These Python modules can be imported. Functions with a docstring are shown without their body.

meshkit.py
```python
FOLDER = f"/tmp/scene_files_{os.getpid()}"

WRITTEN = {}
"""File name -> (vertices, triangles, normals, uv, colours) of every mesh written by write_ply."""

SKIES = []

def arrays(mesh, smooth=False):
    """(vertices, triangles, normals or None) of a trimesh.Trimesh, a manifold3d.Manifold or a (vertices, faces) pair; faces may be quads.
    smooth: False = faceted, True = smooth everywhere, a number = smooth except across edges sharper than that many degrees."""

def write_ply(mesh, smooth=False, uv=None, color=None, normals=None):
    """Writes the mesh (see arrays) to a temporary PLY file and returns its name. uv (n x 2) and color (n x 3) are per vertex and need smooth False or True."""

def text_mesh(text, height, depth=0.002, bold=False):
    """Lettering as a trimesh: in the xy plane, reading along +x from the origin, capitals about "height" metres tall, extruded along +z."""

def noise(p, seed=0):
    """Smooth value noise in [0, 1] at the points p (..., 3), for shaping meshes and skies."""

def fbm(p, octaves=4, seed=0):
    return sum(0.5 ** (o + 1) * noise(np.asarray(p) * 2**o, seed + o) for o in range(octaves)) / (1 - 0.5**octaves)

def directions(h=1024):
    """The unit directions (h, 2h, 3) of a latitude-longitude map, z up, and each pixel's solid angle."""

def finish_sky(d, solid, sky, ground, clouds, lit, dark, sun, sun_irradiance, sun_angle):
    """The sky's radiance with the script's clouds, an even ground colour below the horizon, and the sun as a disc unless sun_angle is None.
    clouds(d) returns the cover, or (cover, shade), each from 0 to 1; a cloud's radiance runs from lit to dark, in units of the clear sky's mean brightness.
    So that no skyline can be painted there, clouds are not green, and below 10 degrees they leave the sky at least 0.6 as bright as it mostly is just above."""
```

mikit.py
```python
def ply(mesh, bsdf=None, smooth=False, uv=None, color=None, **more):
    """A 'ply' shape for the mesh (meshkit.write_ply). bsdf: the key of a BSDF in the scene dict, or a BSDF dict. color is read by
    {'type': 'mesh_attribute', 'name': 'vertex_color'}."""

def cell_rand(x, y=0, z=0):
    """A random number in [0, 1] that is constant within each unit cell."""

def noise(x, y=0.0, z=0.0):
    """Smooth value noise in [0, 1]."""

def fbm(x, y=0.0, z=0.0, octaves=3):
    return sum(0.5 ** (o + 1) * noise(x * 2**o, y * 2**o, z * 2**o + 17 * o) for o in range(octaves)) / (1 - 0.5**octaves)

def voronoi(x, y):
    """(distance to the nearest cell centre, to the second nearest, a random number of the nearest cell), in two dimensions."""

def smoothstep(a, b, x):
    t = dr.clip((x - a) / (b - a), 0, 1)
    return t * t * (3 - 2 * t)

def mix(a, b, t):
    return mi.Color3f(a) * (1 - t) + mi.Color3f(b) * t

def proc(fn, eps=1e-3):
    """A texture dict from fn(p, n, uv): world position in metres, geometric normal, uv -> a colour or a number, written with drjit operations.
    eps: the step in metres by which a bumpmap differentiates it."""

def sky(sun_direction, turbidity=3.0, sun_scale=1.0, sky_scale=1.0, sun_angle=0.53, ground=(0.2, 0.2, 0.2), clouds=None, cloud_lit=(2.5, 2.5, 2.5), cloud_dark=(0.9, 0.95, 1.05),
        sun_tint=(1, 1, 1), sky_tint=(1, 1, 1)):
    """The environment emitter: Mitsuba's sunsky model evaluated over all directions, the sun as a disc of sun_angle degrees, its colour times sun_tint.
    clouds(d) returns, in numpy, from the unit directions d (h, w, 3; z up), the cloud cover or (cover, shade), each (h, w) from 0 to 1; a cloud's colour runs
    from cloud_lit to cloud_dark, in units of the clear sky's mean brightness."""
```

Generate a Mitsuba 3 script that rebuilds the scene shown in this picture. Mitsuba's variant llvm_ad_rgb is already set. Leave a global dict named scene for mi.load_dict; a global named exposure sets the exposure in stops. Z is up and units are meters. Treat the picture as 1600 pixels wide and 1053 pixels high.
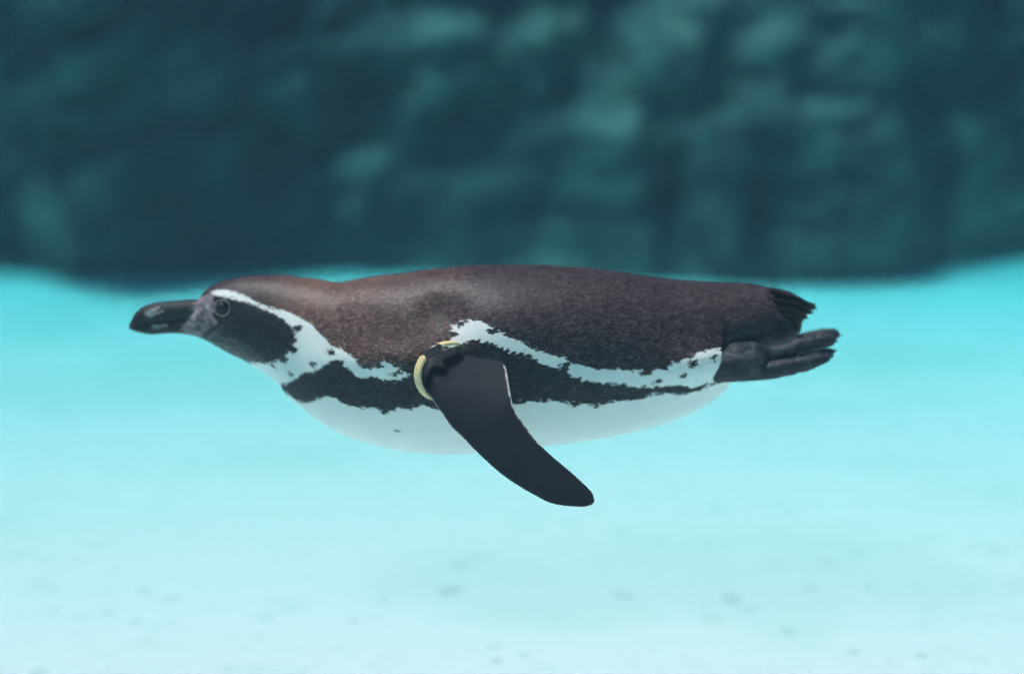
import math, random
import numpy as np, trimesh, drjit as dr, mitsuba as mi, manifold3d as m3
import mikit, meshkit
from mikit import proc, noise, fbm, smoothstep, mix
from scipy.interpolate import PchipInterpolator as PC
from shapely.geometry import Polygon, Point
from shapely import contains_xy
T = mi.ScalarTransform4f
rng = np.random.default_rng(7)
scene, labels = {}, {}

# ---------------------------------------------------------------- camera, water, light, exposure
FOCAL = 3000.0                      # focal length in 1600ths of the picture's width
CAM_H = 0.60                        # lens height above the pool floor
PITCH = math.atan(326.0 / FOCAL)    # tilted slightly down
DIST = 1.80                         # lens to penguin
FWD = np.array([0, math.cos(PITCH), -math.sin(PITCH)])
UP = np.array([0, math.sin(PITCH), math.cos(PITCH)])
CAM = np.array([0, 0, CAM_H])
scene['camera'] = {'type': 'thinlens', 'fov': math.degrees(2 * math.atan(800 / FOCAL)), 'fov_axis': 'x',
    'aperture_radius': 0.0130, 'focus_distance': DIST - 0.180, 'near_clip': 0.05, 'far_clip': 200.0,
    'to_world': T().look_at(origin=CAM.tolist(), target=(CAM + FWD).tolist(), up=[0, 0, 1]),
    'medium': {'type': 'ref', 'id': 'water_medium'}}
exposure = 1.38
scene['sky'] = mikit.sky((-0.30, -0.05, 0.95), turbidity=3, sun_angle=12, sun_scale=1.25, sky_scale=0.42, sun_tint=(1.80, 0.95, 1.16), sky_tint=(1.8, 0.97, 1.05))
ABS = np.array([0.375, 0.064, 0.050])   # absorption of clear water, per metre
SCA = np.array([0.010, 0.013, 0.017])   # fine suspended matter
scene['water_medium'] = {'type': 'homogeneous', 'sigma_t': {'type': 'rgb', 'value': (ABS + SCA).tolist()},
    'albedo': {'type': 'rgb', 'value': (SCA / (ABS + SCA)).tolist()}, 'phase': {'type': 'hg', 'g': 0.6}}

# ---------------------------------------------------------------- helpers
def rgb(*c): return {'type': 'rgb', 'value': list(c)}
VC = {'type': 'mesh_attribute', 'name': 'vertex_color'}
def mat(name, **kw): scene[name] = {'type': 'twosided', 'bsdf': {'type': 'principled', **kw}}
def put(key, mesh, bsdf, smooth=40, color=None, label=None, category=None, group=None, kind=None):
    base, n = key, 0
    while key in scene:
        n += 1
        key = f'{base}_{n:03d}'
    scene[key] = mikit.ply(mesh, bsdf, smooth=smooth, color=color)
    d = {k: v for k, v in dict(label=label, category=category, group=group, kind=kind).items() if v}
    if d: labels[key] = d
    return key
def grid_faces(n, m, wrap=False):
    i, j = np.meshgrid(np.arange(n - 1), np.arange(m if wrap else m - 1), indexing='ij')
    j2 = (j + 1) % m
    return np.stack([i * m + j, (i + 1) * m + j, (i + 1) * m + j2, i * m + j2], -1).reshape(-1, 4)

def ground_at(py): return CAM_H / np.tan(PITCH + np.arctan((np.asarray(py, float) - 526.5) / FOCAL))
def across(px, y): return (px - 800.0) / FOCAL * (y * math.cos(PITCH) + CAM_H * math.sin(PITCH))
# ---------------------------------------------------------------- the pool
scene['water'] = {'type': 'cube', 'to_world': T().translate([0, 4.2, 0.05]).scale([4.6, 7.6, 1.25]), 'bsdf': {'type': 'null'},
    'interior': {'type': 'ref', 'id': 'water_medium'}}
labels['water'] = {'label': 'clear blue green pool water all around the penguin', 'kind': 'structure'}

SPOTS = [(30,868,9,.5),(60,910,8,.3),(125,872,9,.35),(85,955,10,.5),(125,962,8,.4),(170,958,9,.4),(222,925,9,.75),(265,936,11,.45),(212,972,10,.45),
         (60,1050,10,.7),(235,822,8,.35),(560,852,9,.2),(600,938,11,.45),(705,922,14,.9),(720,880,14,.5),(745,870,16,.5),(765,868,12,.4),(550,970,9,.4),(775,1032,9,.8),(775,1010,10,.4),
         (975,930,13,.55),(1030,845,9,.35),(1010,955,8,.3),(1110,850,9,.3),(1145,938,15,.7),(1170,952,11,.65),(1100,945,8,.4),(1110,968,16,.4),(1205,880,13,.3),
         (1232,985,13,.55),(1265,920,11,.4),(1345,866,12,.5),(1355,915,13,.35),(1335,1017,10,.6),(1440,1024,10,.9),(1390,1033,8,.4),(1560,858,11,.45),(1430,915,9,.3),(820,1023,7,.6),(380,1010,9,.2),
         (480,900,9,.25),(880,860,9,.25),(1290,880,12,.3),(350,690,10,.45)]
def floor_col(p, n, uv):
    x, y = p.x, p.y
    base = mi.Color3f(0.72, 0.76, 0.76)
    soft = fbm(x * 2.2, y * 1.6, 1.0, 4)
    col = mix(base, mi.Color3f(0.62, 0.72, 0.70), smoothstep(0.45, 0.75, soft))
    grit = fbm(x * 30, y * 22, 4.0, 3)
    col = mix(col, mi.Color3f(0.52, 0.66, 0.63), 0.5 * smoothstep(0.60, 0.80, grit) * smoothstep(0.4, 0.7, fbm(x * 3.1, y * 2.3, 9.0, 3)))
    wob = (fbm(x * 35, y * 35, 2.0, 3) - 0.5)
    st = mi.Float(0)
    for px, py, r, a in SPOTS:
        yy = float(ground_at(py))
        xx = across(px, yy)
        rr = r * 1.15 / FOCAL * yy
        d = dr.sqrt(dr.square((x - xx) / (rr * 1.2)) + dr.square((y - yy) / (rr * 2.0))) + wob * 1.3
        st = dr.maximum(st, a * (1 - smoothstep(0.65, 1.15, d)))
    col = mix(col, mi.Color3f(0.20, 0.34, 0.32), st * 0.42)
    return col
mat('floor_paint', base_color=proc(floor_col), roughness=0.75, specular=0.25)
n, m = 140, 90
yy, xx = np.meshgrid(np.linspace(-2.6, 11.0, n), np.linspace(-4.2, 4.2, m), indexing='ij')
fz = 0.02 * (meshkit.fbm(np.stack([xx * .8, yy * .8, yy * 0], -1), 3, 5) - .5)
fz *= np.clip((yy - 2.2) / 2, 0, 1)
put('pool_floor', (np.stack([xx, yy, fz], -1).reshape(-1, 3), grid_faces(n, m)[:, ::-1]), 'floor_paint', True, label='pale painted pool floor with small dark dirt spots', kind='structure')

# rock wall: a sheet that runs along the back of the pool, with ledges and bulges
def rock_col(p, n, uv):
    an = 0.6 + 0.85 * smoothstep(-1.2, 0.7, p.x)
    ca, sa = dr.cos(an), dr.sin(an)
    a = fbm((p.x * ca + p.z * sa) * 1.6, (p.z * ca - p.x * sa) * 5.5, p.y, 4)
    b = fbm(p.x * 11, p.y * 9, p.z * 4 + 5, 3)
    c = mix(mi.Color3f(0.095, 0.070, 0.068), mi.Color3f(0.350, 0.230, 0.200), smoothstep(0.38, 0.70, a))
    return mix(c, mi.Color3f(0.034, 0.026, 0.030), smoothstep(0.52, 0.72, b) * 0.5)
scene['rock'] = {'type': 'twosided', 'bsdf': {'type': 'bumpmap', 'arbitrary': proc(lambda p, n, uv: fbm(p.x * 14, p.y * 14, p.z * 14, 4), 4e-3), 'scale': 0.03,
    'bsdf': {'type': 'principled', 'base_color': proc(rock_col), 'roughness': 0.85, 'specular': 0.2}}}
base_px = PC([-900, -300, 0, 60, 120, 200, 300, 520, 800, 1050, 1200, 1330, 1395, 1435, 1520, 1600, 1900, 2500],
             [390, 392, 402, 419, 432, 431, 426, 425, 432, 440, 445, 441, 438, 418, 408, 398, 392, 390])
# bulges, the first an unseen overhang added to shade the upper left: (px, py, rx, ry, depth, tilt in degrees)
BUMPS = [(-60,-150,380,90,.42,0),(930,235,85,60,.20,0),(985,330,40,130,.10,0),(555,305,75,60,.14,-8),(600,360,60,90,.08,-20),(150,110,150,26,.16,-38),(230,250,210,26,.12,-18),(1210,185,140,28,.12,-6),
         (1200,245,180,26,.12,-10),(1125,350,45,90,.14,0),(1240,360,60,22,.10,0),(1270,395,45,26,.10,0),(1500,240,60,90,.14,10),(1570,330,90,60,.12,25),(1390,255,40,28,.10,0),(1350,215,60,18,.08,-20),
         (340,75,120,40,.12,10),(480,165,110,45,.12,14),(690,130,80,60,.12,-30),(740,110,90,30,.10,-28),(1120,90,140,80,.13,0),(1500,45,60,25,.10,-15),(850,90,50,90,.08,20),(430,330,60,120,.06,10),
         (760,340,50,60,.08,0),(1010,390,35,40,.10,0),(520,410,100,40,.08,0),(1340,330,50,70,.05,0),(880,330,40,90,.05,0),
         (60,40,150,60,-.14,0),(400,190,60,40,-.14,0),(760,170,80,45,-.14,0),(1180,310,26,90,-.14,0),(1060,330,34,110,-.16,0),(1490,125,90,50,-.18,0),(420,235,70,40,-.1,0),(760,230,70,50,-.1,0),(1290,335,70,22,-.1,0),(1545,290,40,40,-.1,0)]
nx, nz = 420, 240
pxs = np.linspace(-900, 2500, nx)
u = np.linspace(0, 1, nz)
PXg, Ug = np.meshgrid(pxs, u, indexing='ij')
D0 = ground_at(base_px(PXg))
Zg = -0.08 + Ug * 1.55
Xg = across(PXg, D0)
PYg = 526.5 + FOCAL * np.tan(np.arctan((CAM_H - Zg) / D0) - PITCH)
disp = np.zeros_like(Xg)
for bx, by, rx, ry, a, t in BUMPS:
    c, s = math.cos(math.radians(t)), math.sin(math.radians(t))
    wx = (meshkit.fbm(np.stack([Xg * 3, Zg * 3, Xg * 0 + bx * .13], -1), 3, 3) - .5) * 60
    du, dv = PXg - bx + wx, PYg - by + wx * .6
    q = np.sqrt(((c * du + s * dv) / rx) ** 2 + ((-s * du + c * dv) / ry) ** 2)
    disp += a * 0.6 * (1 - np.tanh((q - 0.9) * 2.4))
warp = meshkit.fbm(np.stack([Xg * 1.1, Zg * 1.3, Xg * 0], -1), 3, 31) - .5
slant = np.clip((1000 - PXg) / 900, 0, 1)
A1 = np.stack([Xg * 1.5 + Zg * 1.3 * slant + warp * 2.2, Zg * 1.0 - Xg * .9 * slant + warp, Xg * 0], -1)
ridged = 1 - np.abs(2 * meshkit.fbm(A1, 4, 11) - 1)
folds = 1 - np.abs(2 * meshkit.fbm(A1 * [3.6, 1.9, 1] + 5, 3, 13) - 1)
strat = meshkit.fbm(np.stack([Xg * 1.3 + warp * 3, Zg * 5 - Xg * 1.2 * slant, Xg * 0], -1), 4, 17)
st6 = strat * 9
fr = np.clip((st6 - np.floor(st6) - .36) / .28, 0, 1)
strat = (np.floor(st6) + fr * fr * (3 - 2 * fr)) / 9
disp += 0.34 * (ridged - .7) + 0.24 * (folds - .7) + 0.42 * (strat - .5) + 0.03 * (meshkit.fbm(np.stack([Xg * 9, Zg * 12, Xg * 0], -1), 3, 23) - .5)
fade = np.clip(Zg / 0.30, 0, 1); fade = fade * fade * (3 - 2 * fade)
lean = np.interp(PXg, [-200, 150, 480, 1600], [-.45, -.35, .36, .50]) * np.clip(Zg, 0, 2)  # left side leans out at the top, shaped to darken it
V = np.stack([Xg, D0 - disp * fade + lean + 0.0, Zg], -1)
put('rock_wall', (V.reshape(-1, 3), grid_faces(nx, nz)), 'rock', True, label='dark blurred rock wall rising behind the penguin along the back of the pool', category='rock wall')
# side walls and a wall added behind the lens to shape the light, outside the picture
mat('wall_paint', base_color=proc(lambda p, n, uv: mix(mi.Color3f(.58, .66, .66), mi.Color3f(.74, .78, .77), fbm(p.x * 3 + p.y * 3, p.z * 3, 1, 4))), roughness=0.9)  # pale tone chosen for the fill it bounces onto the penguin
def box(x0, x1, y0, y1, z0, z1):
    return trimesh.creation.box(extents=(x1 - x0, y1 - y0, z1 - z0), transform=trimesh.transformations.translation_matrix(((x0 + x1) / 2, (y0 + y1) / 2, (z0 + z1) / 2)))
put('side_wall', box(-4.25, -4.05, -2.2, 11, -.05, 1.25), 'wall_paint', False, label='pale painted pool wall beyond the left edge of the picture', category='wall')
put('side_wall', box(4.05, 4.25, -2.2, 11, -.05, 1.25), 'wall_paint', False, label='pale painted pool wall beyond the right edge of the picture', category='wall')
put('fill_wall', box(-4.25, 4.25, -2.5, -2.2, -.05, 1.28), 'wall_paint', False, label='unseen pale wall added behind the camera to block low sky and bounce fill light', category='wall')

# ---------------------------------------------------------------- the penguin, in its own frame: X to the tail, D away from the viewer, Z up
K = DIST / FOCAL
CEN = CAM + FWD * DIST
def world(v):
    v = np.asarray(v, float)
    return CEN + v[..., :1] * np.array([1., 0, 0]) + v[..., 1:2] * FWD + v[..., 2:3] * UP
def P(px, py, d=0.0):
    """side-drawing coordinates and a depth, as a point of the penguin's frame"""
    px, py, d = np.broadcast_arrays(np.asarray(px, float), np.asarray(py, float), np.asarray(d, float))
    s = K * (1 + d / DIST)
    return np.stack([(px - 800) * s, d, (526.5 - py) * s], -1)

TOP = np.array([(286,475),(294,472),(303,470),(311,467),(318,458.5),(328,450),(345,441),(367,435),(390,432),(415,430.5),(440,431),(470,434.5),(495,437),(515,440.5),(528,441.5),(545,439.5),(565,436),(590,432.5),
    (620,429.5),(660,424),(700,419.5),(740,416.5),(790,415),(840,415),(880,417),(920,420),(960,425),(1010,433),(1050,438),(1100,441.5),(1150,443.5),(1180,447),(1205,458),(1230,475),(1248,492)], float)
BOT = np.array([(286,518),(292,521.5),(305,525),(320,531),(340,542),(360,553),(381,563),(400,574),(421,588),(437,602),(454,622),(474,638),(494,654),(522,672),(551,684),(579,693),(608,700),(636,704.5),(665,707.5),(707,709.5),(742,708),
    (800,703),(860,696),(905,690),(955,682),(1005,671),(1042,660),(1080,645),(1105,631),(1125,616),(1140,600),(1160,578),(1185,556),(1210,546),(1230,535),(1242,522),(1248,510)], float)
WID = np.array([(286,6.5),(300,11.5),(311,15.5),(325,20),(345,25.5),(370,30),(400,34),(440,40.5),(480,49),(520,59),(560,67),(620,77),(700,85),(780,88),(860,86),(940,80),(1000,73),(1060,64.5),(1110,57),(1150,50),(1190,42),(1230,30),(1248,20)], float)
top, bot, wid = PC(*TOP.T), PC(*BOT.T), PC(*WID.T)
def relief(px, py):
    """lumps of the flanks in millimetres: thigh, shoulder, the hollow above the flipper, jowl"""
    g = lambda cx, cy, rx, ry: np.exp(-((px - cx) / rx) ** 2 - ((py - cy) / ry) ** 2)
    t = lambda a, b, x: np.clip((x - a) / (b - a), 0, 1) ** 2 * (3 - 2 * np.clip((x - a) / (b - a), 0, 1))
    r = 14 * np.exp(-((py - 575) / 34) ** 2) * t(960, 1085, px) * (1 - t(1108, 1119, px))
    r += 7 * g(615, 560, 70, 24) - 9 * g(686, 488, 34, 34) + 3 * g(780, 500, 90, 40) - 3 * g(352, 482, 16, 14) + 2.5 * g(410, 520, 50, 45) + 2 * g(560, 470, 60, 30)
    r += 1.6 * np.sin(py / 13.0 + np.sin(px / 40.0)) * g(1200, 500, 70, 60)
    return r
NS, NR = 420, 220
ps = 286 + (1248 - 286) * np.linspace(0, 1, NS) ** 1.0
th = np.linspace(0, 2 * math.pi, NR, endpoint=False)
PS, TH = np.meshgrid(ps, th, indexing='ij')
def body_point(PS, TH):
    t, b, w = top(PS), bot(PS), wid(PS) / 1000
    py = (t + b) / 2 - (b - t) / 2 * np.cos(TH)
    sd = np.sin(TH)
    side = np.sign(sd) * np.abs(sd) ** 0.92
    d = w * side
    d = d + np.sign(sd) * relief(PS, py) / 1000 * np.abs(sd) ** .8
    v = P(PS, py, 0.0)
    v[..., 1] = d
    return v
body = body_point(PS, TH)
caps = np.array([body[0].mean(0), body[-1].mean(0)])
bf = grid_faces(NS, NR, True)
bf = np.vstack([bf[:, [0, 1, 2]], bf[:, [0, 2, 3]]])
j = np.arange(NR); j2 = (j + 1) % NR
bf = np.vstack([bf, np.stack([j * 0 + NS * NR, j, j2], 1), np.stack([j * 0 + NS * NR + 1, (NS - 1) * NR + j2, (NS - 1) * NR + j], 1)])
bv = np.vstack([body.reshape(-1, 3), caps])
if trimesh.Trimesh(bv, bf, process=False).volume < 0: bf = bf[:, ::-1]

# the pattern of the plumage, drawn on the flank
def flank(pts):
    p = np.array(pts, float)
    s = K * (1 - 0.86 * wid(np.clip(p[:, 0], 286, 1248)) / 1000 / DIST)
    return Polygon(np.stack([(p[:, 0] - 800) * s, (526.5 - p[:, 1]) * s], -1)).buffer(0)
WHITE_HEAD = flank([(326,457),(337.6,453),(353,452),(370,457),(385,462),(393,467),(404,473),(415.5,477),(427,480),(438,481),(450,484.5),(461,490),(472,497),(480,501),(485.5,504),(499,520),(510,531),(521.5,541.5),(531,541.5),(540.5,550),
    (554,557.6),(561,573),(571,574),(580,572),(588,563),(597.5,561.4),(609,569),(628,578.5),(637,584),(635,592),(618,593),(605,595.6),(590,594),(580,588),(561,592),(552,590),(544,582),(538.6,576.6),(533,569),(525,562),(514,565),(495,576.6),
    (489,582),(474,582),(464.5,590),(447.5,595.6),(438,599),(420,640),(370,640),(376,575),(385,564),(408,565),(423,563),(436,557.6),(446,550),(451.5,540.5),(460,531),(456,523),(453,512),(444,501.6),(430.6,493),(417,486),(398,480),(385,473),(370,471),(351,465.5),(332,462)])
WHITE_SIDE = flank([(695,525),(694,518),(700,508),(711,500.6),(726,500.6),(738,498),(749,503.5),(760.5,509),(772,512),(777.6,521.5),(791,525),(802,529),(817.5,536),(829,544),(838,548),(850,550),(859,554),(872.5,557.6),(886,565),(901,569),(916,573),
    (930,575),(955,576),(980,576),(1005,577.5),(1030,575),(1050,565),(1070,554),(1087.5,549),(1105,544),(1116,544),(1117,575),(1110,600),(1092,605),(1072,609),(1055,605),(1030,605),(992.5,607.5),(967.5,604),(942.5,601),(920,599),(905,596),(885,591),
    (870,580),(855,577.5),(840,572.5),(830,565),(820,559),(805,554),(792.5,554),(785,549),(760.5,538.6),(741.5,536),(734,532),(724,537),(709,541.5),(696,546),(684.5,546),(694,537)])
BELLY = flank([(438,604),(457,624),(474,627),(494,618),(505,614),(517,618),(534,628),(556.6,634),(579,632.6),(596.5,641),(613.5,635),(636,638),(653,630),(676,637),(740,636),(807.5,627.5),(830,625),(845,621),(862,626),(880,626),(892,632),(905,627.5),(922.5,632.5),
    (942,627.5),(967,624),(992.5,622.5),(1012,615),(1042,612.5),(1067,616),(1085,611),(1105,602.5),(1116,601),(1160,590),(1160,760),(400,760),(440,640)])
SKIN = flank([(324,459),(332,464.5),(335,473),(341.4,476),(342,484.5),(332,491),(335,497),(343,506),(332,510),(314,527),(300,530),(280,524),(280,466),(310,464)])
LINE = flank([(349,505),(351,507),(346,517),(338,523),(325,530.5),(322,529),(336,520.5),(343,514)])
SPOT = [flank([(cx - rx, cy), (cx, cy - ry), (cx + rx, cy - ry * .6), (cx + rx * .6, cy + ry), (cx - rx * .5, cy + ry)]) for cx, cy, rx, ry in
    [(764,517,8,3),(702,522,5,4),(714,506,4,3.5),(875,572,7,4),(870,582,7,3.5),(1002,582,5,3.5),(1019,597,4,3),(1057,586,5,3),(1071,569,8,2.5),(1098,567,3,2.5),(1104,561,3.5,3),(456,544,6,3.5),(442,560,6,3),(487.5,567,4,3),(514,547,4,3.5),(450,582,3.5,2.5),
     (424,570,3,2),(588,570,4,3),(463,511,5,2.5),(612,673.5,2.5,1.0),(616,583,9,2.5),(835,623,8,4),(892,634,4,3),(923,633,4,3.5),(596,642,5,3)]]
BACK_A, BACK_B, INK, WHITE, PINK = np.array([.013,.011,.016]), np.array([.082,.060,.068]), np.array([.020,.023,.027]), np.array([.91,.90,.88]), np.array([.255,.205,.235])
def classify(X, Z, D=None):
    """0 back, 1 black face and band, 2 white, 3 bare skin, 4 pale line"""
    c = np.zeros(X.shape, int)
    px, py = X / K + 800, 526.5 - Z / K
    lower = 560 - 40 * np.clip((520 - px) / 100, 0, 1) + (px > 690) * 0
    c[(py > np.interp(px, [300, 330, 400, 460, 520, 600, 690, 760, 870, 1000, 1110], [455, 462, 478, 500, 545, 580, 546, 540, 580, 600, 600]))] = 1
    c[px > 1118] = 0
    rag = 9 * np.sin(px / 3.1 + py / 2.3) * np.sin(px / 1.7 - py / 4.1)
    c[(px > 1060) & (py > np.interp(px, [1060, 1130, 1190, 1250], [575, 520, 503, 497]) + rag) & (c == 0)] = 1
    c[contains_xy(BELLY, X, Z)] = 2
    c[contains_xy(WHITE_HEAD, X, Z) | contains_xy(WHITE_SIDE, X, Z)] = 2
    for s in SPOT: c[contains_xy(s, X, Z)] = 1
    sk = contains_xy(SKIN, X, Z)
    c[sk] = 3
    c[contains_xy(LINE, X, Z)] = 4
    return c
def tint(c, X, Z, seed, jitter=.25):
    r = np.random.default_rng(seed)
    k = r.random(len(c))
    col = np.where((c == 0)[:, None], BACK_A, INK)
    col = np.where((c == 2)[:, None], WHITE, col)
    col = np.where((c == 3)[:, None], PINK, col)
    col = np.where((c == 4)[:, None], np.array([.16, .19, .18]), col)
    px, py = X / K + 800, 526.5 - Z / K
    sk = meshkit.fbm(np.stack([(px + py) / 14, (px - .6 * py) / 5, px * 0], -1), 3, 21)[:, None]
    col = np.where((c == 3)[:, None], col * (.35 + 1.2 * sk) + np.clip(sk - .55, 0, 1) * .45, col)
    sk2 = meshkit.fbm(np.stack([px / 7, py / 6, px * 0], -1), 3, 44)[:, None]
    col = np.where((c == 3)[:, None] & (sk2 > .64), col * .45, col)
    crease = np.exp(-((py - (503 - (px - 300) * .10)) / 1.3) ** 2) * ((px > 296) & (px < 334))
    col = np.where((c == 3)[:, None], col * (1 - .6 * crease[:, None]), col)
    return col * (1 + np.where(c == 2, .08, jitter)[:, None] * (k[:, None] - .5))
cls = classify(bv[:, 0], bv[:, 2])
mat('plumage_skin', base_color=VC, roughness=0.6, specular=0.3)
mat('feather', base_color=VC, roughness=0.45, specular=0.22, sheen=0.5, sheen_tint=0.9)
PEN = 'penguin'
labels[PEN] = {'label': 'black and white penguin swimming left under water with a yellow band on its flipper', 'category': 'penguin'}
put(PEN + '__body', (world(bv), bf), 'plumage_skin', True, color=tint(cls, bv[:, 0], bv[:, 2], 3, .15))

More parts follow.
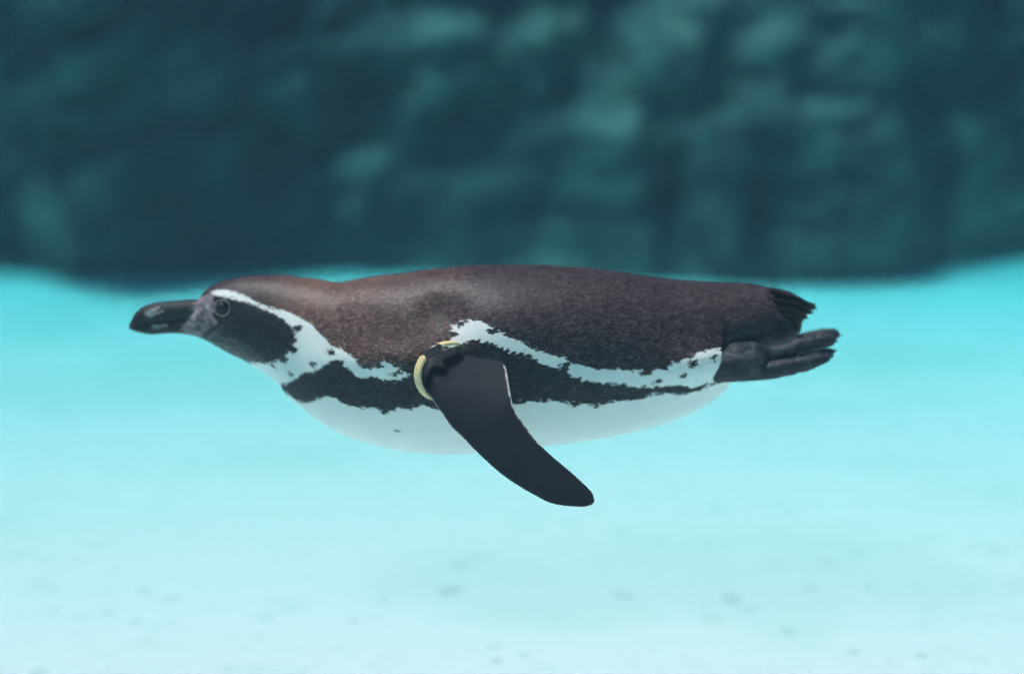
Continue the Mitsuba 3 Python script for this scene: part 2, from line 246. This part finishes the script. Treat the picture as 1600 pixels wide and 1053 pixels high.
# plumage: small overlapping feathers, each a curved flake pointing to the tail
def make_feathers():
    area_f = np.hypot(top(PS) - bot(PS), wid(PS) * 3.3)
    N = 190000
    cum = np.cumsum(area_f[:, 0] * (0.55 + 0.9 * np.clip((640 - ps) / 200, 0, 1))); cum /= cum[-1]
    fs = np.interp(rng.random(N), cum, ps)
    ft = rng.random(N) * 2 * math.pi
    p0 = body_point(fs, ft)
    e = 1.5
    ta = body_point(np.minimum(fs + e, 1248), ft) - body_point(np.minimum(fs + e, 1248) - 2 * e, ft)
    tb = body_point(fs, ft + .02) - body_point(fs, ft - .02)
    ta /= np.linalg.norm(ta, axis=1, keepdims=True) + 1e-12
    nn = np.cross(ta, tb); nn /= np.linalg.norm(nn, axis=1, keepdims=True) + 1e-12
    cx = body_point(fs, ft * 0); cen = P(fs, (top(fs) + bot(fs)) / 2)
    nn *= np.sign((nn * (p0 - cen)).sum(1, keepdims=True))
    c = classify(p0[:, 0] + rng.normal(0, .0007, N), p0[:, 2] + rng.normal(0, .0007, N))
    keep = (fs < 1232) & (c != 3) & (c != 4) & (fs > 318) & (np.hypot(fs - 352, 526.5 - p0[:, 2] / K - 482) > 15)
    # bare of feathers: where beak, foot and flipper root sit
    p0, ta, nn, c, fs, ft = (a[keep] for a in (p0, ta, nn, c, fs, ft))
    cen_z = np.cos(ft)
    n = len(p0)
    size = np.interp(fs, [318, 360, 440, 560, 700, 1250], [.42, .5, .68, .9, 1.0, 1.15]) * rng.uniform(.8, 1.25, n)
    ang = rng.normal(0, .20, n)
    # feathers of the back stream slightly down towards the flank
    side = np.cross(nn, ta); side /= np.linalg.norm(side, axis=1, keepdims=True)
    down = np.where(side[:, 2:] > 0, -side, side)
    flow = .6 * np.clip((cen_z - .35) / .3, 0, 1) * np.clip((fs - 480) / 100, 0, 1) * np.clip((1150 - fs) / 300, 0, 1)
    t2 = ta * np.cos(ang)[:, None] + side * np.sin(ang)[:, None] - down * (flow * .6)[:, None]
    t2 /= np.linalg.norm(t2, axis=1, keepdims=True)
    s2 = np.cross(nn, t2)
    L = .0060 * size * (1 + .55 * np.clip((fs - 1120) / 90, 0, 1)); W = .0022 * size * np.where(c == 2, 1.2, 1.0)
    lift = rng.uniform(.25, 1.0, n) * np.where(c == 2, .1, 1.0) * np.interp(fs, [318, 450], [.5, 1])
    rows = [(-.15, .55, -.00035, 0), (.45, 1.0, .00030, .4), (.85, .72, .00055, .8)]
    vs, cs = [], []
    col0 = tint(c, p0[:, 0], p0[:, 2], 5, .5)
    warm = np.clip((fs - 400) / 80, .15, 1)[:, None] * np.clip((760 - fs + 160 * (meshkit.fbm(p0 * 14, 3, 8) - .5)) / 300, 0, 1)[:, None]  # copper highlight of neck and shoulder put into tip colour, beside worn brown
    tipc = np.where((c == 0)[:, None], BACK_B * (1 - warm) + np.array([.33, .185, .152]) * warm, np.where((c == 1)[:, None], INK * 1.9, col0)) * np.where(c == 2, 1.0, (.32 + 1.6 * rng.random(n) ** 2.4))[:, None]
    # greyer chin: pale grain and floor bounce painted as grey feathers among black ones
    chin = (c == 1) & (fs < 440) & (rng.random(n) < np.interp(bot(fs) - (526.5 - p0[:, 2] / K), [0, 12, 34], [.85, .5, 0]))
    col0[chin] = np.array([.13, .14, .14]); tipc[chin] = np.array([.20, .21, .21])
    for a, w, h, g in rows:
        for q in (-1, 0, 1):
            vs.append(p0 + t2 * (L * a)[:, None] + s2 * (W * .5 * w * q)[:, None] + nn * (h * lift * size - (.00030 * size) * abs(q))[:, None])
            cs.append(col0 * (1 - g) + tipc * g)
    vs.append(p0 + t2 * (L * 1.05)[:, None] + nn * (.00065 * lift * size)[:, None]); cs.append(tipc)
    v = np.stack(vs, 1).reshape(-1, 3); col = np.stack(cs, 1).reshape(-1, 3)
    f = np.array([(0,3,4),(0,4,1),(1,4,5),(1,5,2),(3,6,7),(3,7,4),(4,7,8),(4,8,5),(6,9,7),(7,9,8)])
    f = (np.arange(n)[:, None, None] * 10 + f).reshape(-1, 3)
    fl = meshkit.arrays((v, f), True)[2]
    base = np.repeat(nn, 10, 0)
    fl *= np.sign((fl * base).sum(1, keepdims=True))
    k = np.repeat(np.where(c == 2, .985, .30), 10)[:, None]
    nv = base * k + fl * (1 - k); nv /= np.linalg.norm(nv, axis=1, keepdims=True)
    return v, f, np.clip(col, 0, 1), nv
fv, ff, fc, fn = make_feathers()
fn = fn[:, :1] * np.array([1., 0, 0]) + fn[:, 1:2] * FWD + fn[:, 2:3] * UP
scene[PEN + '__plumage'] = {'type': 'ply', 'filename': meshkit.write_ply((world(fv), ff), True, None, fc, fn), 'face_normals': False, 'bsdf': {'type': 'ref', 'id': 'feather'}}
labels[PEN + '__plumage'] = {'kind': 'stuff'}

# beak
def loft(stations, nr=48, power=1.0, asym=None):
    """stations: (px, top, bottom, half width in mm, depth)"""
    st = np.array(stations, float)
    q = np.linspace(st[0, 0], st[-1, 0], 70)
    f = [PC(st[:, 0], st[:, i])(q) for i in range(1, st.shape[1])]
    t = np.linspace(0, 2 * math.pi, nr, endpoint=False)
    py = ((f[0] + f[1]) / 2)[:, None] - ((f[1] - f[0]) / 2)[:, None] * np.cos(t)
    v = P(np.repeat(q[:, None], nr, 1), py, 0.0)
    sd = np.sin(t)
    v[..., 1] = (f[2] / 1000)[:, None] * np.sign(sd) * np.abs(sd) ** power
    n = len(q)
    fc = grid_faces(n, nr, True); fc = np.vstack([fc[:, [0, 1, 2]], fc[:, [0, 2, 3]]])
    k = np.arange(nr); k2 = (k + 1) % nr
    fc = np.vstack([fc, np.stack([k * 0 + n * nr, k, k2], 1), np.stack([k * 0 + n * nr + 1, (n - 1) * nr + k2, (n - 1) * nr + k], 1)])
    v = np.vstack([v.reshape(-1, 3), v[0].mean(0)[None], v[-1].mean(0)[None]])
    m = trimesh.Trimesh(v, fc, process=False)
    if m.volume < 0: fc = fc[:, ::-1]
    return v, fc
up_v, up_f = loft([(202,508,514.5,.6),(205,500.5,515,2.2),(212,488.5,512,4.6),(224,479.5,509.5,7.2),(239,474,507.5,9),(256,471.3,506.5,10.2),(275,470,505,11.2),(294,468.3,502,12.6),(308,468,500,14.0),(318,470,497,14.2)], power=.85)
lo_v, lo_f = loft([(206,512.5,516,.8),(218,503,519.3,4.0),(237,499,522.6,6.4),(256,497,521.3,7.6),(271,496,520.8,8.8),(290,494,522.8,10.8),(304,494,525,12.6),(314,496,526,12.5)], power=.85)
def beak_tint(v, upper):
    px, py = v[:, 0] / K + 800, 526.5 - v[:, 2] / K
    fb = meshkit.fbm(np.stack([px / 5, py / 3, px * 0], -1), 3, 4)
    streak = meshkit.fbm(np.stack([(px + 1.4 * py) / 26, (py - .55 * px) / 3.5, px * 0], -1), 3, 9)
    col = np.tile([.026, .031, .036], (len(v), 1)) * (.7 + .6 * fb)[:, None]
    # worn pale bar across both mandibles
    def stroke(x0, y0, x1, y1, w):
        t = np.clip(((px - x0) * (x1 - x0) + (py - y0) * (y1 - y0)) / ((x1 - x0) ** 2 + (y1 - y0) ** 2), 0, 1)
        d = np.hypot(px - x0 - t * (x1 - x0), py - y0 - t * (y1 - y0))
        return np.clip(1.25 - d / (w * (1.1 - .5 * t)) + 1.1 * (streak - .5), 0, 1)
    bar = np.maximum(stroke(232, 491, 250, 481, 4.2), stroke(236, 494, 258, 486, 2.6)) if upper else .6 * stroke(243, 511, 262, 508, 5)
    col = col * (1 - bar[:, None]) + np.array([.36, .36, .37]) * bar[:, None]
    # skin creeping over the base with torn edge
    edge = (np.interp(py, [466, 480, 490, 500, 510, 524], [309, 307, 303, 297, 288, 281]) + (meshkit.fbm(np.stack([px / 9, py / 3.2, px * 0], -1), 3, 2) - .5) * 26)
    k = np.clip((px - edge) / 3, 0, 1)[:, None]
    return col * (1 - k) + PINK * .9 * k
mat('horn', base_color=VC, roughness=0.6, specular=0.3)
put(PEN + '__beak', (world(up_v), up_f), 'horn', True, color=beak_tint(up_v, True))
put(PEN + '__beak__lower_mandible', (world(lo_v), lo_f), 'horn', True, color=beak_tint(lo_v, False))

# eyes: a dark globe in a pale ring of skin
mat('eye_dark', base_color=rgb(.018, .02, .025), roughness=.35, specular=.4)
mat('eye_ring_skin', base_color=rgb(.23, .26, .27), roughness=.5)
for sgn in (-1, 1):
    b0 = body_point(np.array([352.8]), np.array([0.]))
    # surface depth at the eye
    t_, b_ = top(352.8), bot(352.8)
    ct = ((t_ + b_) / 2 - 482.5) / ((b_ - t_) / 2)
    sdep = body_point(np.array([352.8]), np.array([math.acos(ct)]))[0, 1]
    c = P(354, 482, 0.0); c[1] = sgn * (sdep - .0004)
    g = trimesh.creation.icosphere(subdivisions=4, radius=.0062)
    g.vertices[:, 1] *= .75
    e = put(PEN + '__eye', (world(g.vertices + c), g.faces), 'eye_dark', True)
    a = np.linspace(0, 2 * math.pi, 64, endpoint=False); b = np.linspace(0, 2 * math.pi, 12, endpoint=False)
    A, B = np.meshgrid(a, b, indexing='ij')
    tear = 1 + .28 * np.exp(-((np.abs(((A - 2.75) + math.pi) % (2 * math.pi) - math.pi)) / .35) ** 2)
    R = .0073 * tear + .00050 * np.cos(B)
    rv = np.stack([R * np.cos(A), sgn * (.0030 + .0019 * np.cos(A)) + .0011 * np.sin(B), R * np.sin(A)], -1).reshape(-1, 3)
    rf = np.vstack([grid_faces(64, 12, True), np.stack([63 * 12 + np.arange(12), np.arange(12), (np.arange(12) + 1) % 12, 63 * 12 + (np.arange(12) + 1) % 12], 1)])
    put(e + '__eye_ring', (world(rv + c), rf), 'eye_ring_skin', True)

# flippers
LEAD = np.array([(668,556),(662,578),(662,596),(669.5,613.6),(679,630),(691.6,646.6),(705,666),(722,682),(738,699),(757.7,718),(779.7,737.5),(807,757),(835,773),(862,786),(884,790),(909,791.5),(925.6,787.5),(928.5,783)], float)
TRAIL = np.array([(742,532),(762,540),(776,552),(785,564),(791,578),(794.5,598),(797.6,616),(801.7,633),(810,649),(824,669),(840,691),(859.5,710),(876,724),(895,740),(908,752),(918,761.5),(926,771.5),(928.8,781)], float)
def flipper_sections(n=140, m=28):
    t = np.linspace(0, 1, n)
    def along(A):
        s = np.concatenate([[0], np.cumsum(np.linalg.norm(np.diff(A, axis=0), axis=1))]); s /= s[-1]
        return np.stack([PC(s, A[:, i])(t) for i in (0, 1)], -1)
    return t, along(LEAD), along(TRAIL)
def flipper_mesh(far):
    t, Lp, Tp = flipper_sections()
    n, m = len(t), 64
    th_ = np.linspace(0, 2 * math.pi, m, endpoint=False)
    c = (1 - np.cos(th_)) / 2                       # chord position 0 lead .. 1 trail
    thick = PC([0, .12, .3, .6, .9, 1], [.013, .0125, .009, .0055, .0035, .0012])(t)
    prof = np.sin(th_) * (0.9 - 0.35 * c) * .62
    depth = PC([0, .12, .3, .6, 1], [-.089, -.105, -.117, -.125, -.129])(t)
    v, cc = np.zeros((n, m, 3)), np.zeros((n, m))
    for i in range(n):
        q = Lp[i] * (1 - c)[:, None] + Tp[i] * c[:, None]
        e_ = np.clip(1 - t[i] / .42, 0, 1); e_ = e_ * e_ * (3 - 2 * e_)
        d = depth[i] + thick[i] * prof + .006 * (c - .3) * (1 - t[i]) + .027 * e_ * np.clip((c - .08) / .9, 0, 1) ** 1.2
        v[i] = P(q[:, 0], q[:, 1], d)
        cc[i] = c
    # close the root inside the body
    ring = v[0].mean(0); roots = []
    for g, dd, sc in ((0, .030, .8), (1, .014, .95)):
        r = (v[0] - ring) * [sc, 1, sc] + ring
        r[:, 1] += dd; roots.append(r)
    v = np.concatenate([np.array(roots), v]); cc = np.concatenate([cc[:2], cc]); tt = np.concatenate([[0, 0], t])
    N = len(v)
    fc = grid_faces(N, m, True); fc = np.vstack([fc[:, [0, 1, 2]], fc[:, [0, 2, 3]]])
    k = np.arange(m); k2 = (k + 1) % m
    fc = np.vstack([fc, np.stack([k * 0 + N * m, k, k2], 1), np.stack([k * 0 + N * m + 1, (N - 1) * m + k2, (N - 1) * m + k], 1)])
    V = np.vstack([v.reshape(-1, 3), v[0].mean(0)[None], v[-1].mean(0)[None]])
    C, TT = np.append(cc.ravel(), [.5, .5]), np.append(np.repeat(tt, m), [0, 1])
    outer = np.append(np.tile(np.sin(th_) < 0.0, N), [True, True])
    rr = meshkit.fbm(V * 900, 2, 3)
    col = np.array([.015, .018, .027]) * (.75 + .5 * rr)[:, None]
    pale = np.array([.62, .60, .58])
    we = np.clip((C - (.975 + .03 * (meshkit.noise(V * 300, 2) - .5))) / .01, 0, 1) * ((TT > .19) & (TT < .62))
    wl = np.clip((.012 - C) / .008, 0, 1) * ((TT > .17) & (TT < .72)) * .55
    w = np.maximum(we, wl)[:, None]
    col = col * (1 - w) + pale * w
    under = (~outer) & (C > .03) & (C < .97)
    col[under] = np.array([.42, .42, .42]) * (.6 + .8 * meshkit.noise(V[under] * 220, 8))[:, None]
    if far:
        # the other flipper is held out level behind the body
        root = V[m * 2:m * 3].mean(0)
        W = V - root
        a = math.radians(-44); x, z = W[:, 0].copy(), W[:, 2].copy()
        W[:, 0] = x * math.cos(a) + z * math.sin(a)
        W[:, 2] = -x * math.sin(a) + z * math.cos(a)
        V = W + root
        V[:, 1] *= -1
        V[:, 1] += .25 * np.clip(V[:, 0] - root[0], 0, 1) - .012
        fc = fc[:, ::-1]
    if trimesh.Trimesh(V, fc, process=False).volume < 0: fc = fc[:, ::-1]
    return V, fc, col
scene['flipper_skin'] = {'type': 'twosided', 'bsdf': {'type': 'bumpmap', 'arbitrary': proc(lambda p, n, uv: noise(p.x * 500, p.y * 500, p.z * 500), 4e-4), 'scale': 0.00022,
    'bsdf': {'type': 'principled', 'base_color': VC, 'roughness': 0.6, 'specular': 0.22}}}
for far in (False, True):
    V_, F_, C_ = flipper_mesh(far)
    put(PEN + '__flipper', (world(V_), F_), 'flipper_skin', True, color=C_)

# the band round the upper arm
def band_mesh():
    ax = np.array([.60, -.78, -.16]); ax /= np.linalg.norm(ax)
    c = P(701, 582, -.092)
    e1 = np.cross(ax, [0, 0, 1]); e1 /= np.linalg.norm(e1); e2 = np.cross(e1, ax)
    v, f = [], []
    for lo, hi in ((-62, 34), (64, 104)):
        n = 48; at = len(v) * 6
        for t in np.radians(np.linspace(lo, hi, n)):
            r = e1 * math.cos(t) * .0335 + e2 * math.sin(t) * .0265
            o = e1 * math.cos(t) / .0335 + e2 * math.sin(t) / .0265; o /= np.linalg.norm(o)
            end = min(1, (math.degrees(t) - lo) / 7 + .35, (hi - math.degrees(t)) / 7 + .35)
            v.append([c + r + ax * u_ * end + o * w_ for u_, w_ in [(-.0047, 0), (-.0039, .0013), (.0039, .0013), (.0047, 0), (.0039, -.0013), (-.0039, -.0013)]])
        f.append(grid_faces(n, 6, True) + at)
        for k, fl in ((0, 1), (n - 1, -1)):
            q = at + k * 6
            f.append(np.array([[q, q + 1, q + 2, q + 3], [q, q + 3, q + 4, q + 5]])[:, ::fl])
    return np.array(v).reshape(-1, 3), np.vstack(f)
mat('band_plastic', base_color=rgb(.82, .63, .34), roughness=.4, specular=.5)
bdv, bdf = band_mesh()
bk = put(PEN + '__wing_band', (world(bdv), bdf), 'band_plastic', 50, label='pale yellow plastic band round the base of the flipper')
clasp = trimesh.creation.icosphere(subdivisions=3, radius=.0045); clasp.vertices *= [2.1, .9, 1.0]; clasp.apply_transform(trimesh.transformations.rotation_matrix(math.radians(-32), [0, 1, 0]))
mat('clasp_dark', base_color=rgb(.05, .045, .05), roughness=.35)
put(bk + '__clasp', (world(clasp.vertices + P(675, 548, -.108)), clasp.faces), 'clasp_dark', True)  # drawn long, stands in for feathers covering the band here

# feet: webbed, trailing behind
def hull_chain(pts):
    parts = []
    for (a, ra), (b, rb) in zip(pts[:-1], pts[1:]):
        sa = m3.Manifold.sphere(ra, 20).translate(a.tolist()); sb = m3.Manifold.sphere(rb, 20).translate(b.tolist())
        parts.append(m3.Manifold.batch_hull([sa, sb]))
    return m3.Manifold.batch_boolean(parts, m3.OpType.Add)
def joints(lst, d0): return [(P(x, y, d0 + d), r) for x, y, d, r in lst]
def foot(far):
    d0 = .050 if far else -.050
    sh = (6, -9) if far else (0, 0)
    J = lambda l: joints([(x + sh[0], y + sh[1], (d if not far else -d), r) for x, y, d, r in l], d0)
    leg = hull_chain(J([(1085,573,.004,.0150),(1118,571,.000,.0155),(1150,569,-.002,.0158),(1176,565,-.003,.0142)]))
    low = hull_chain(J([(1140,582,.000,.0088),(1175,582,-.003,.0078),(1205,578,-.005,.0085),(1232,573,-.006,.0082),(1258,568,-.006,.0072),(1280,562,-.006,.0058),(1291,559,-.006,.0040)]))
    upp = hull_chain(J([(1150,556,-.002,.0125),(1176,550,-.002,.0100),(1200,554,0,.0066),(1225,549,.002,.0070),(1252,540,.003,.0074),(1278,534,.004,.0074),(1296,531,.004,.0058)]))
    mid = hull_chain(J([(1180,560,.002,.0095),(1210,560,.006,.0072),(1240,554,.009,.0062),(1262,549,.010,.0048),(1275,546,.011,.0036)]))
    webs = []
    for A, B in (([(1180,572),(1215,570),(1242,562)], [(1180,558),(1215,560),(1236,556)]), ([(1180,558),(1215,558),(1245,552)], [(1190,552),(1225,549),(1255,544)])):
        webs.append(m3.Manifold.batch_hull([m3.Manifold.sphere(.0026, 12).translate(P(x + sh[0], y + sh[1], d0 + (.004 if not far else -.004)).tolist()) for x, y in A + B]))
    mf = m3.Manifold.batch_boolean([leg, low, upp, mid] + webs, m3.OpType.Add).refine_to_length(.0015)
    ms = mf.to_mesh(); t = trimesh.Trimesh(ms.vert_properties[:, :3], ms.tri_verts, process=True)
    trimesh.smoothing.filter_taubin(t, .5, .53, iterations=22)
    v = t.vertices
    # creases and scutes across the toes
    px = v[:, 0] / K + 800; py = 526.5 - v[:, 2] / K
    cre = np.sin((px + .25 * py) / 2.9 + 3 * meshkit.noise(np.stack([px / 30, py / 20, px * 0], -1), 3)) * np.clip((px - 1185) / 20, 0, 1)
    big = meshkit.fbm(np.stack([px / 12, py / 9, v[:, 1] * 300], -1), 3, 6) - .5
    knuckle = -np.exp(-(((px - 1228) - .3 * (py - 560)) / 2.2) ** 2) - .4 * np.exp(-(((px - 1163) - .12 * (py - 560)) / 2.6) ** 2) - .7 * np.exp(-((px - 1262) / 2.2) ** 2)
    scute = meshkit.noise(v * 700, 5) - .5
    v = v + t.vertex_normals * (scute * .0005 + cre * .00014 + big * .0007 + knuckle * .0007)[:, None]
    g = meshkit.fbm(np.stack([px / 16, py / 10, v[:, 1] * 200], -1), 3, 12)
    k = np.clip((g - .48) / .12, 0, 1)[:, None]
    col = np.array([.019, .026, .037]) * (1 - k) + np.array([.044, .051, .064]) * k
    key = put(PEN + '__foot', (world(v), t.faces), 'foot_skin', True, color=col)
    for (x, y, d), (x2, y2, d2) in (((1288,560,-.006), (1302,556.5,-.006)), ((1296,531,.004), (1309,533.5,.004)), ((1273,546.5,.011), (1281,545,.011))):
        cl = hull_chain(J([(x, y, d, .0024), ((x + x2) / 2, (y + y2) / 2 - .5, d, .0018), (x2, y2, d2, .0005)]))
        cm = cl.to_mesh()
        put(key + '__claw', (world(cm.vert_properties[:, :3]), cm.tri_verts), 'claw_horn', 40)
mat('foot_skin', base_color=VC, roughness=.55, specular=.3)
mat('claw_horn', base_color=rgb(.02, .022, .026), roughness=.3)
foot(False); foot(True)

# tail: stiff pointed feathers
mat('tail_quill', base_color=VC, roughness=.5, specular=.35)
tails = [(1160,460,-.010,1277,476.5,-.004,15),(1178,468,-.018,1271,483,-.024,15),(1175,466,.018,1268,481,.022,15),(1178,476,-.024,1262,490,-.036,15),(1170,474,.034,1258,489,.040,15),(1192,486,-.026,1253,497,-.040,14),(1170,486,.030,1252,496,.034,14),
         (1194,499,-.028,1247,503,-.034,14),(1194,508,-.024,1246,511,-.028,14),(1196,516,-.020,1244,518,-.020,13),(1165,505,.024,1246,508,.026,14),(1176,458,.004,1262,471,.010,14)]
for k, (x0, y0, d0, x1, y1, d1, hw) in enumerate(tails):
    n, m = 26, 9
    t = np.linspace(0, 1, n)
    wv = hw * 1.25 * np.interp(t, [0, .3, .7, .9, 1], [.9, 1, .9, .5, .02])
    c = np.linspace(-1, 1, m)
    cx = x0 + (x1 - x0) * t; cy = y0 + (y1 - y0) * t - 4 * np.sin(t * math.pi) * (1 if y0 < 480 else .4)
    dd = d0 + (d1 - d0) * t
    QX = cx[:, None] + 0 * c; QY = cy[:, None] + wv[:, None] * c * .55
    if k == 0: QY = np.maximum(QY, (np.interp(QX, [1170, 1195, 1222, 1250, 1277], [447, 450, 459, 469, 476.5])))
    QD = dd[:, None] + (wv[:, None] * c) * .00032 * (1 if d0 < 0 else -1) 
    up_ = P(QX, QY, 0.0); up_[..., 1] = QD - .0011 * (1 - c ** 2) - .0003
    dn_ = up_.copy(); dn_[..., 1] = QD + .0003
    v = np.vstack([up_.reshape(-1, 3), dn_.reshape(-1, 3)])
    f = np.vstack([grid_faces(n, m), grid_faces(n, m)[:, ::-1] + n * m])
    e = [np.arange(n) * m, np.arange(n) * m + m - 1]
    f = np.vstack([f] + [np.stack([q[:-1], q[1:], q[1:] + n * m, q[:-1] + n * m], 1)[:, ::s] for q, s in ((e[0], -1), (e[1], 1))])
    g = meshkit.fbm(v * [120, 900, 900], 2, k)
    put(PEN + '__tail_feather', (world(v), f), 'tail_quill', True, color=np.array([.036, .030, .031]) * (.4 + .9 * g)[:, None])
